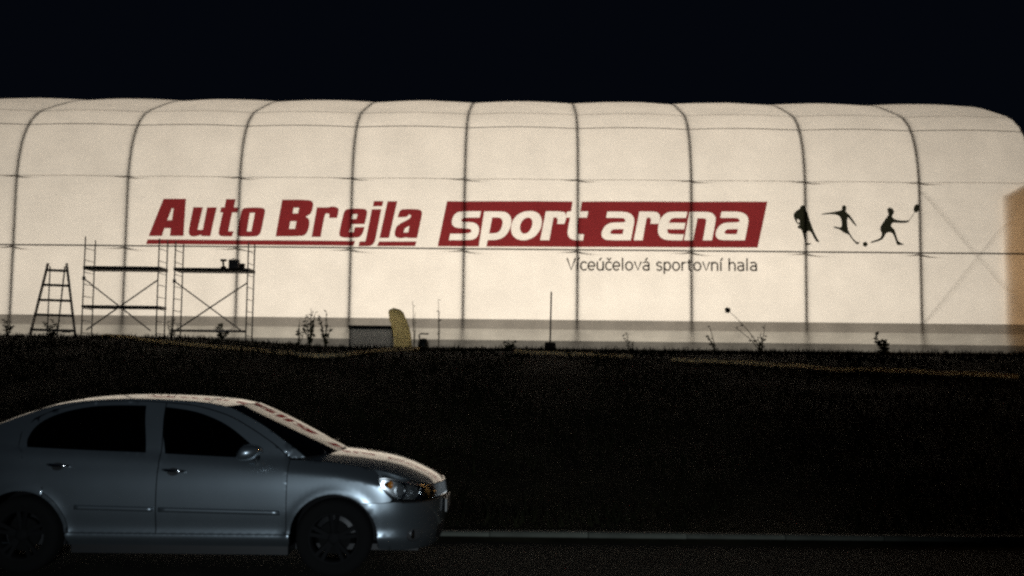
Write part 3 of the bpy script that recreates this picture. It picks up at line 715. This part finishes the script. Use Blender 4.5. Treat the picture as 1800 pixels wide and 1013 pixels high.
# joint line under the headlamp, side rubbing strips, handles, mirror
for sg in (-1, 1):
    def S3(x, z, o): p = xz_map(x, z); return (p[0], sg * (p[1] + o), p[2])
    for nm, x0, x1, par in (('front', -.44, -1.44, fd), ('rear', -1.485, -2.13, rd)):
        V = []; n = 16
        for i in range(n + 1):
            x = x0 + (x1 - x0) * i / n; z = .522 + (-.435 - x) * .0175
            for dz, o in ((-.020, -.001), (-.017, .012), (.0, .016), (.017, .012), (.022, -.001)): V.append(S3(x, z + dz, o))
        Fc = [(i*5+k, (i+1)*5+k, (i+1)*5+k+1, i*5+k+1) for i in range(n) for k in range(4)] + [(0,1,2,3,4), tuple(n*5+k for k in (4,3,2,1,0))]
        mesh_obj('rubbing_strip', V, Fc, 'paint', par[0 if sg < 0 else 1], True)
    for xc, zc, par in ((-1.325, .852, fd), (-2.285, .884, rd)):
        b = MB(); b.tube([S3(xc + .10 - .2 * i / 6, zc + .002 * i, .004 + .034 * sin(pi * i / 6) ** .5) for i in range(7)], [.008, .013, .014, .014, .014, .013, .008], 8)
        b.build('door_handle', 'chrome', par[0 if sg < 0 else 1], True)
        V = [S3(xc, zc, .0015)] + [S3(xc - .01 + .05 * cos(a * pi / 8), zc - .004 + .032 * sin(a * pi / 8), .0015) for a in range(16)]
        mesh_obj('handle_recess', V, [(0, 1 + a, 1 + (a + 1) % 16) for a in range(16)], 'plastic', par[0 if sg < 0 else 1])
    # mirror: rounded shell on a short foot
    b = MB(); V = []; cx, cyy, cz = -.715, .965, 1.02; n1, n2 = 10, 18
    for i in range(n1 + 1):
        a = pi * i / n1
        for k in range(n2):
            t = 2 * pi * k / n2
            ex = cos(t); ez = sin(t)
            r = sin(a) ** .7
            px_ = -.09 * cos(a) * (1.35 if cos(a) < 0 else .6)
            V.append((cx + px_ + .02 * ez, sg * (cyy + .135 * r * (abs(ex) ** .8) * (1 if ex > 0 else -1)), cz + .066 * r * (abs(ez) ** .8) * (1 if ez > 0 else -1)))
    Fc = [(i*n2+k, i*n2+(k+1) % n2, (i+1)*n2+(k+1) % n2, (i+1)*n2+k) for i in range(n1) for k in range(n2)]
    mi = mesh_obj('wing_mirror', V, Fc, 'paint', car, True)
    b = MB(); b.tube([(-.66, sg * .79, .962), (-.665, sg * .84, .965), (-.67, sg * .88, .985)], [.03, .024, .022], 8); b.build('mirror_foot', 'plastic', mi, True)
# wheels
for ax in AX:
    for sg in (-1, 1):
        wl = empty('wheel'); wl.parent = car; wl.location = (ax, sg * .765, AZ)
        b = MB(); hw = .1025
        b.lathe([(.205, -hw*.88), (.225, -hw), (.27, -hw*1.06), (.302, -hw*.92), (.314, -hw*.6), (.316, 0), (.314, hw*.6), (.302, hw*.92), (.27, hw*1.06), (.225, hw), (.205, hw*.88)], 'Y', 40)
        b.build('tyre', 'rubber', wl, True)
        b = MB(); b.lathe([(.206, sg*hw*.9), (.198, sg*hw*.92), (.188, sg*hw*.6), (.185, -sg*hw*.8), (.206, -sg*hw*.9)], 'Y', 36)
        b.build('rim', 'alloy', wl, True)
        for k in range(5):
            a = 2 * pi * k / 5 + .3
            b = MB()
            for da in (-.16, .16):
                p = (.045 * cos(a + da), sg * hw * .62, .045 * sin(a + da)); q2 = (.194 * cos(a + da), sg * hw * .78, .194 * sin(a + da)); b.beam(p, q2, .022, .030)
            b.build('spoke', 'alloy', wl)
        b = MB(); b.lathe([(0, sg*hw*.80), (.03, sg*hw*.80), (.055, sg*hw*.70), (.06, sg*hw*.4)], 'Y', 20); b.build('hub_cap', 'alloy', wl, True)
        b = MB(); b.lathe([(.02, 0), (.135, 0), (.135, sg*.02), (.02, sg*.02)], 'Y', 24); b.build('brake_disc', 'rubber', wl)
        b = MB()
        V = []; 
        for i in range(15):
            a = math.radians(-12 + 204 * i / 14)
            for yy in (.50, .845): V.append((ax + (ARC + .012) * cos(a), sg * yy, AZ + (ARC + .012) * sin(a)))
        Fc = [(2*i, 2*i+2, 2*i+3, 2*i+1) for i in range(14)]
        kk = len(V); V.append((ax, sg * .50, AZ)); Fc += [(2*i, 2*i+2, kk) for i in range(14)]
        mesh_obj('wheel_arch_liner', V, Fc, 'plastic', car, True)
b = MB(); b.box((-2.19, -.76, .165), (-.39, .76, .235)); b.build('underbody', 'plastic', car)
b = MB(); b.box((-.38, -.49, .17), (.70, .49, .22)); b.build('engine_undertray', 'plastic', car)
b = MB(); b.box((-3.4, -.49, .2), (-2.2, .49, .25)); b.build('boot_undertray', 'plastic', car)
# cabin
b = MB(); b.box((-2.9, -.70, .22), (-.40, .70, .34)); b.build('cabin_floor', 'interior', car)
b = MB(); b.box((-.62, -.72, .34), (-.40, .72, .90)); b.box((-.74, -.70, .72), (-.62, .70, .88)); b.build('dashboard', 'interior', car)
def seat(x, y, wdt):
    st = empty('seat'); st.parent = car; st.location = (x, y, .34)
    b = MB(); b.box((-.05, -wdt/2, .0), (.46, wdt/2, .20)); b.build('cushion', 'interior', st)
    b = MB(); b.beam((-.02, 0, .16), (-.25, 0, .72), wdt, .13); b.build('backrest', 'interior', st)
    for yy in ([0] if wdt < .8 else [-.36, .36]):
        b = MB(); b.beam((-.26, yy, .74), (-.29, yy, .92), .24, .09); b.build('headrest', 'interior', st)
seat(-1.55, -.36, .50); seat(-1.55, .36, .50); seat(-2.35, 0, 1.2)
b = MB(); b.tube([(-.86 + .05 * cos(a * pi / 10), .36 + .18 * cos(a * pi / 10) * 0 + .18 * sin(a * pi / 10), .86 + .17 * cos(a * pi / 10)) for a in range(21)], .014, 6, False); b.build('steering_wheel', 'interior', car, True)

def nose(x): return x if x < .40 else .40 + (x - .40) * .90
def squeeze(o):
    for ch in o.children:
        if ch.type == 'MESH':
            if ch.location.length > 1e-6: ch.location.x = nose(ch.location.x)
            elif not ch.data.get('sq'):
                ch.data['sq'] = 1
                for v in ch.data.vertices: v.co.x = nose(v.co.x) - .035 * sstep(1.0, 1.35, v.co.z)
                ch.data.update()
            if ch.location.length < 1e-6: squeeze(ch)
squeeze(car)

# ------------------------------------------------------------------ scaffold towers, stepladder and the clutter in front of the hall
def scaffold(name, label, Y, lx, rx, ybase, ytop_n, decks, brace_y, toe, bottombar):
    """lx, rx: picture columns of the near left and right posts"""
    pl = at(lx, ybase, Y); pr = at(rx, ybase, Y); wd = pr.x - pl.x; dp = 1.05
    gz = min(ground_z(pl.x, Y), ground_z(pr.x, Y), ground_z(pl.x, Y + dp)) - .03
    root = empty(name, (pl.x, Y, gz)); tag(root, label, 'scaffold', 'scaffold towers in front of the hall')
    H = at((lx + rx) / 2, ytop_n, Y).z - gz
    zz = lambda py: at((lx + rx) / 2, py, Y).z - gz
    for x in (0, wd):
        for y in (0, dp):
            b = MB(); b.tube([(x, y, .08), (x, y, H + random.uniform(-.05, .05))], .029, 8); b.tube([(x, y, 0), (x, y, .08)], .05, 8); b.build('post', 'steel', root, True)
        k = 0; z = .25
        while z < H:
            b = MB(); b.tube([(x, .02, z), (x, dp - .02, z)], .018, 6); b.build('rung', 'steel', root, True); z += .50
    for py, th in decks:
        b = MB(); z = zz(py); b.box((-.06, .02, z - th), (wd + .06, dp - .02, z)); b.build('deck', 'deck', root)
        if th > .1:
            pass
    za, zb = zz(brace_y[0]), zz(brace_y[1])
    for p, q_ in (((0, -.03, za), (wd * .93, -.03, zb)), ((wd, -.05, za - .05), (wd * .07, -.05, zb))):
        b = MB(); b.tube([p, q_], .030, 6); b.build('brace', 'steel', root, True)
    if bottombar:
        b = MB(); b.tube([(-.03, -.02, zz(bottombar)), (wd + .03, -.02, zz(bottombar))], .05, 6); b.build('base_bar', 'steel', root, True)
    b = MB(); b.box((-.06, -.02, za - .07), (.06, .04, za + .07)); b.build('clamp', 'blue', root)
    return root
scaffold('scaffold_tower', 'left scaffold tower with two plank decks, beside the stepladder', 43.2, 143, 274, 588, 418, ((468, .14), (537, .10)), (490, 581), True, None)
scB = scaffold('scaffold_tower', 'right scaffold tower with a tool case standing on its deck', 43.2, 303, 432, 588, 424, ((471, .13),), (495, 580), True, 582)
dz = at(367, 471, 43.2).z
p = at(411, 470, 43.7)
b = MB(); b.box((-.20, -.14, 0), (.20, .14, .40)); c = b.build('tool_case', 'greybox'); c.location = (p.x, 43.75, dz + .001); tag(c, 'grey upright tool case standing on the right scaffold deck', 'tool case')
b = MB(); b.tube([(-.1, 0, .401), (-.1, 0, .45), (.1, 0, .45), (.1, 0, .401)], .012, 6); b.build('handle', 'darkboard', c)
p = at(394, 470, 43.7)
t = empty('cordless_tool', (p.x, 43.6, dz)); tag(t, 'small dark power tool beside the case on the right scaffold', 'tool')
b = MB(); b.box((-.10, -.06, .0), (.10, .06, .10)); b.build('battery_foot', 'darkboard', t)
b = MB(); b.beam((0, 0, .1), (-.02, 0, .32), .06, .07); b.build('grip', 'darkboard', t)
b = MB(); b.tube([(-.13, 0, .36), (.08, 0, .36), (.14, 0, .36)], [.05, .05, .02], 8); b.build('motor_body', 'darkboard', t, True)
p = at(432, 470, 43.6)
b = MB(); b.lathe([(0, 0), (.11, 0), (.14, .26), (.13, .26), (.10, .02)], 'Z', 14); c = b.build('bucket', 'darkboard', smooth=True); c.location = (p.x - .25, 43.95, dz + .001); tag(c, 'small dark bucket at the right end of the right scaffold deck', 'bucket')
# stepladder
LY = 42.6
a, b_, c_, d_ = at(52, 590, LY), at(133, 590, LY), at(84.5, 463, LY + .55), at(117, 465, LY + .55)
lg = min(ground_z(a.x, LY), ground_z(b_.x, LY)) - .02
lad = empty('stepladder', ((a.x + b_.x) / 2, LY, lg)); tag(lad, 'open stepladder left of the scaffold towers', 'stepladder')
o0 = lad.location
def L_(p, y=0): return (p.x - o0[0], y, p.z - lg)
zt = c_.z - lg
for p, q_ in ((a, c_), (b_, d_)):
    b = MB(); b.beam((p.x - o0[0], 0, 0), (q_.x - o0[0], .55, zt), .06, .09); b.build('side_rail', 'steel', lad)
for p, q_ in ((at(83, 590, LY + 1.35), at(88, 470, LY + .6)), (at(100, 590, LY + 1.35), at(114, 470, LY + .6))):
    b = MB(); b.beam((p.x - o0[0], 1.35, 0), (q_.x - o0[0], .60, zt - .12), .05, .07); b.build('rear_leg', 'steel', lad)
for py, x0, x1 in ((475, 84, 116), (501, 75.5, 121), (527.5, 68, 124.5), (553.5, 60, 128), (580, 53, 131)):
    z = at(90, py, LY).z - lg; yy = .55 * z / zt; z = at(90, py, LY + yy).z - lg
    b = MB(); b.beam((at(x0, py, LY + yy).x - o0[0], yy, z), (at(x1, py, LY + yy).x - o0[0], yy, z - .03), .09, .10); b.build('step', 'steel', lad)
z = at(90, 582, LY).z - lg
b = MB(); b.tube([(at(84, 590, LY).x - o0[0], 1.3, z), (at(100, 590, LY).x - o0[0], 1.3, z)], .02, 6); b.build('rear_spreader', 'steel', lad)

# low grey box with a dark lid, yellow sheet, post in a foot, small cart
Y = 43.6
p = at(613, 606, Y); q_ = at(691, 606, Y); gz = ground_z(p.x + .8, Y) - .05; top = at(650, 573, Y).z
bx = empty('sheet_screen', (p.x, Y, gz)); tag(bx, 'low grey sheet screen hung under a dark rail beside the yellow sheet', 'screen')
wd = q_.x - p.x; hb = top - gz; V = []; Fc = []
for i in range(25):
    for k in range(5):
        V.append((.03 + (wd - .06) * i / 24, .05 * noise.noise(Vector((i * .35, k * .5, 4))) * (1 - k / 5), -.03 + (hb - .08) * k / 4))
Fc = [(i*5+k, i*5+k+5, i*5+k+6, i*5+k+1) for i in range(24) for k in range(4)]
mesh_obj('sheet', V, Fc, 'grey_sheet', bx, True)
b = MB(); b.box((-.04, -.05, hb - .115), (wd + .04, .07, hb + .015)); b.build('rail', 'darkboard', bx)
for xx in (0, wd - .06):
    b = MB(); b.box((xx, .02, -.05), (xx + .06, .08, hb - .117)); b.build('post', 'darkboard', bx)
Y = 41.6
p = at(710, 614, Y); gz = ground_z(p.x, Y); V = []; Fc = []; n = 24; rows = 26; hh = at(705, 541, Y).z - gz
for i in range(rows + 1):
    t_ = i / rows; lean = -.42 * t_ ** 1.6 * 1.0
    r = .37 * (1 - .18 * t_) * (1 if t_ < .86 else sqrt(max(0, 1 - ((t_ - .86) / .14) ** 2)) * .98 + .02)
    for k in range(n):
        a = 2 * pi * k / n
        rr = r * (1 + .16 * noise.noise(Vector((cos(a) * 1.4, sin(a) * 1.4, t_ * 3.5))) + .05 * noise.noise(Vector((cos(a) * 4, sin(a) * 4, t_ * 12))))
        V.append((lean + rr * cos(a), rr * .7 * sin(a), t_ * hh + .05 * noise.noise(Vector((a, t_ * 4, 2))) * (i > 0)))
for i in range(rows):
    for k in range(n):
        if sin(2 * pi * (k + .5) / n) < .35: Fc.append((i*n+k, i*n+(k+1) % n, (i+1)*n+(k+1) % n, (i+1)*n+k))
bd = mesh_obj('draped_sheet', V, Fc, 'yellow_sheet', None, True); bd.location = (p.x, Y, gz - .02); tag(bd, 'tall yellowish plastic sheet draped over a leaning stake, beside the grey screen', 'sheet')
b = MB(); b.tube([(0, .06, -.1), (-.16, .06, hh * .55), (-.40, .06, hh * .97)], .03, 6); b.build('stake', 'darkboard', bd)
Y = 41.0
p = at(967, 612, Y); gz = ground_z(p.x, Y); hp = at(968.5, 513, Y).z - gz
ps = empty('marker_post', (p.x, Y, gz)); tag(ps, 'thin upright post standing in a dark block foot, under the name panel', 'post')
b = MB(); b.tube([(0, 0, .3), (.03, 0, hp)], .032, 8); b.build('pole', 'steel', ps, True)
b = MB(); b.add([(-.24,-.2,-.1),(.24,-.2,-.1),(.24,.2,-.1),(-.24,.2,-.1),(-.20,-.16,.33),(.20,-.16,.33),(.20,.16,.33),(-.20,.16,.33)], [(0,3,2,1),(4,5,6,7),(0,1,5,4),(1,2,6,5),(2,3,7,6),(3,0,4,7)]); b.build('foot_block', 'darkboard', ps)
Y = 40.5
p = at(744, 617, Y); gz = ground_z(p.x, Y)
ct = empty('hand_pump', (p.x, Y, gz)); tag(ct, 'small dark green canister with a crank handle, right of the yellow sheet', 'canister')
b = MB(); b.lathe([(0, 0), (.20, 0), (.22, .05), (.21, .30), (.15, .40), (.05, .43), (0, .43)], 'Z', 16); b.build('canister', 'darkgreen', ct, True)
b = MB(); b.tube([(-.14, 0, .36), (-.17, 0, .56), (-.12, 0, .61), (.20, 0, .60)], .028, 7); b.build('handle', 'darkgreen', ct, True)

# pale hoses and cables on the ground
def hose(name, px, label, r=.035):
    P = [hit(x, y) for x, y in px]; tab = curve_xy([tuple(p) for p in P]); pts = []
    for i in range(61):
        v = tab(i / 60); pts.append((v[0], v[1], ground_z(v[0], v[1]) + .07))
    b = MB(); b.tube(pts, r, 6); o = b.build(name, 'hose', None, True); tag(o, label, 'hose', 'hoses lying on the bank')
hose('hose', [(160, 591), (240, 598), (380, 614), (520, 627), (560, 631), (610, 628), (660, 621), (735, 617)], 'long pale hose curving over the dark bank below the scaffold towers', .055)
hose('hose', [(905, 622), (960, 625), (1040, 628), (1110, 632)], 'short pale hose on the bank below the marker post', .045)
hose('hose', [(1180, 637), (1330, 644), (1500, 655), (1640, 661), (1790, 669)], 'pale hose running down to the right edge on the bank', .045)

# weeds standing against the lit wall
def weed(px, ybase, ytop, Y, n, spread, label, lean=0.0, leaf=.12, dens=22, head=False):
    base = at(px, ybase, Y); gz = ground_z(base.x, Y); h = at(px, ytop, Y).z - gz
    root = empty('weed', (base.x, Y, gz - .02)); tag(root, label, 'weed', 'weeds along the foot of the hall')
    st = MB(); fo = MB()
    for i in range(n):
        hh = h * (1 if i == 0 else random.uniform(.45, .95)); a = random.uniform(0, 2 * pi); sp = spread * random.uniform(.3, 1) * (0 if i == 0 else 1)
        pts = []
        for k in range(7):
            t_ = k / 6; pts.append(Vector((lean * t_ ** 1.5 * hh / h + sp * cos(a) * t_ + .03 * noise.noise(Vector((i, t_ * 3, 1))), sp * sin(a) * t_ * .6, hh * t_)))
        st.tube(pts, [.024 * (1 - .6 * k / 6) for k in range(7)], 4)
        for k in range(dens):
            t_ = random.uniform(.15, 1); j = min(5, int(t_ * 6)); p = pts[j].lerp(pts[j+1], t_ * 6 - j) if t_ < 1 else pts[6]
            b2 = random.uniform(0, 2 * pi); d = Vector((cos(b2), sin(b2) * .7, random.uniform(-.2, .8))).normalized(); L = leaf * random.uniform(.6, 1.5); s_ = d.cross(Vector((random.random(), random.random(), random.random()))).normalized() * L * .28
            fo.add([p, p + d * L * .5 + s_, p + d * L, p + d * L * .5 - s_], [(0, 1, 2, 3)])
            if k % 3 == 0: st.tube([p, p + d * L * 1.2], .006, 3)
        if head and i == 0:
            for k in range(26):
                d = Vector((random.gauss(0, 1), random.gauss(0, 1), random.gauss(0, 1))).normalized() * .13; s_ = d.orthogonal() * .35
                fo.add([pts[6], pts[6] + d * .6 + s_, pts[6] + d, pts[6] + d * .6 - s_], [(0, 1, 2, 3)])
    st.build('stem', 'weed', root); fo.build('foliage', 'weed', root)
G = 'weed'
weed(545, 602, 541, 41.5, 9, .42, 'leafy weed clump, tallest left of the grey screen', dens=16)
weed(572, 602, 546, 41.8, 7, .35, 'thin weed clump just left of the grey screen', dens=14)
weed(525, 603, 560, 40.8, 4, .3, 'low weed clump furthest left of the grey screen', dens=9)
weed(728, 606, 528, 42.0, 3, .3, 'slim bare-stemmed weed behind the yellow sheet', -.1, .08, 6)
weed(771, 612, 526, 41.0, 2, .2, 'tall thin weed right of the dark green canister', -.05, .09, 7)
weed(893, 622, 597, 39.5, 6, .25, 'small dark weed tuft between canister and post', dens=12)
weed(1108, 616, 583, 40.5, 3, .5, 'low spreading weed right of the marker post', -.2, .10, 6)
weed(1258, 620, 572, 39.5, 3, .25, 'dark weed below the right end of the grey tagline', -.25, .12, 7)
weed(1338, 622, 545, 39.5, 2, .25, 'tall leaning weed with a round flower head', -1.25, .09, 7, True)
weed(1340, 622, 568, 39.0, 4, .3, 'bushy weed at the foot of the leaning flower stem', .1, .12, 8)
weed(1556, 640, 590, 34.0, 5, .3, 'dark dense weed below the racket player', -.3, .16, 16)
weed(390, 594, 566, 44.6, 7, .45, 'dark weed clump behind the right scaffold tower', 0, .14, 14)
weed(92, 596, 560, 44.3, 6, .5, 'dark weed clump behind the stepladder', 0, .14, 12)
weed(300, 596, 555, 44.0, 4, .35, 'sparse weed between the two scaffold towers', 0, .10, 9)
weed(12, 596, 553, 43.0, 5, .35, 'weed clump at the left picture edge', 0, .12, 10)
# rough grass over the bank: one mass of blades
gb = MB(); rg = random.Random(3)
for i in range(26000):
    y = 11.2 + 33 * rg.random() ** 1.25; x = rg.uniform(-.56, .56) * (y + 3)
    z = ground_z(x, y)
    if noise.noise(Vector((x * .5, y * .5, 5))) < -.18 + .25 * rg.random() - .15: continue
    h = rg.uniform(.05, .20) * (1.2 if 13 < y < 30 else 1.15) * (.7 + .8 * max(0, noise.noise(Vector((x * .3, y * .3, 11))) + .3)); a = rg.uniform(0, pi); w_ = rg.uniform(.006, .014) * (1 + y / 25)
    lx_, ly_ = rg.uniform(-.6, .6) * h, rg.uniform(-.6, .6) * h; cx_, sx_ = cos(a) * w_, sin(a) * w_
    gb.add([(x - cx_, y - sx_, z - .01), (x + cx_, y + sx_, z - .01), (x + lx_, y + ly_, z + h)], [(0, 1, 2)])
tag(gb.build('bank_grass', 'grass'), 'rough dark grass covering the bank below the hall', 'grass', kind='stuff')
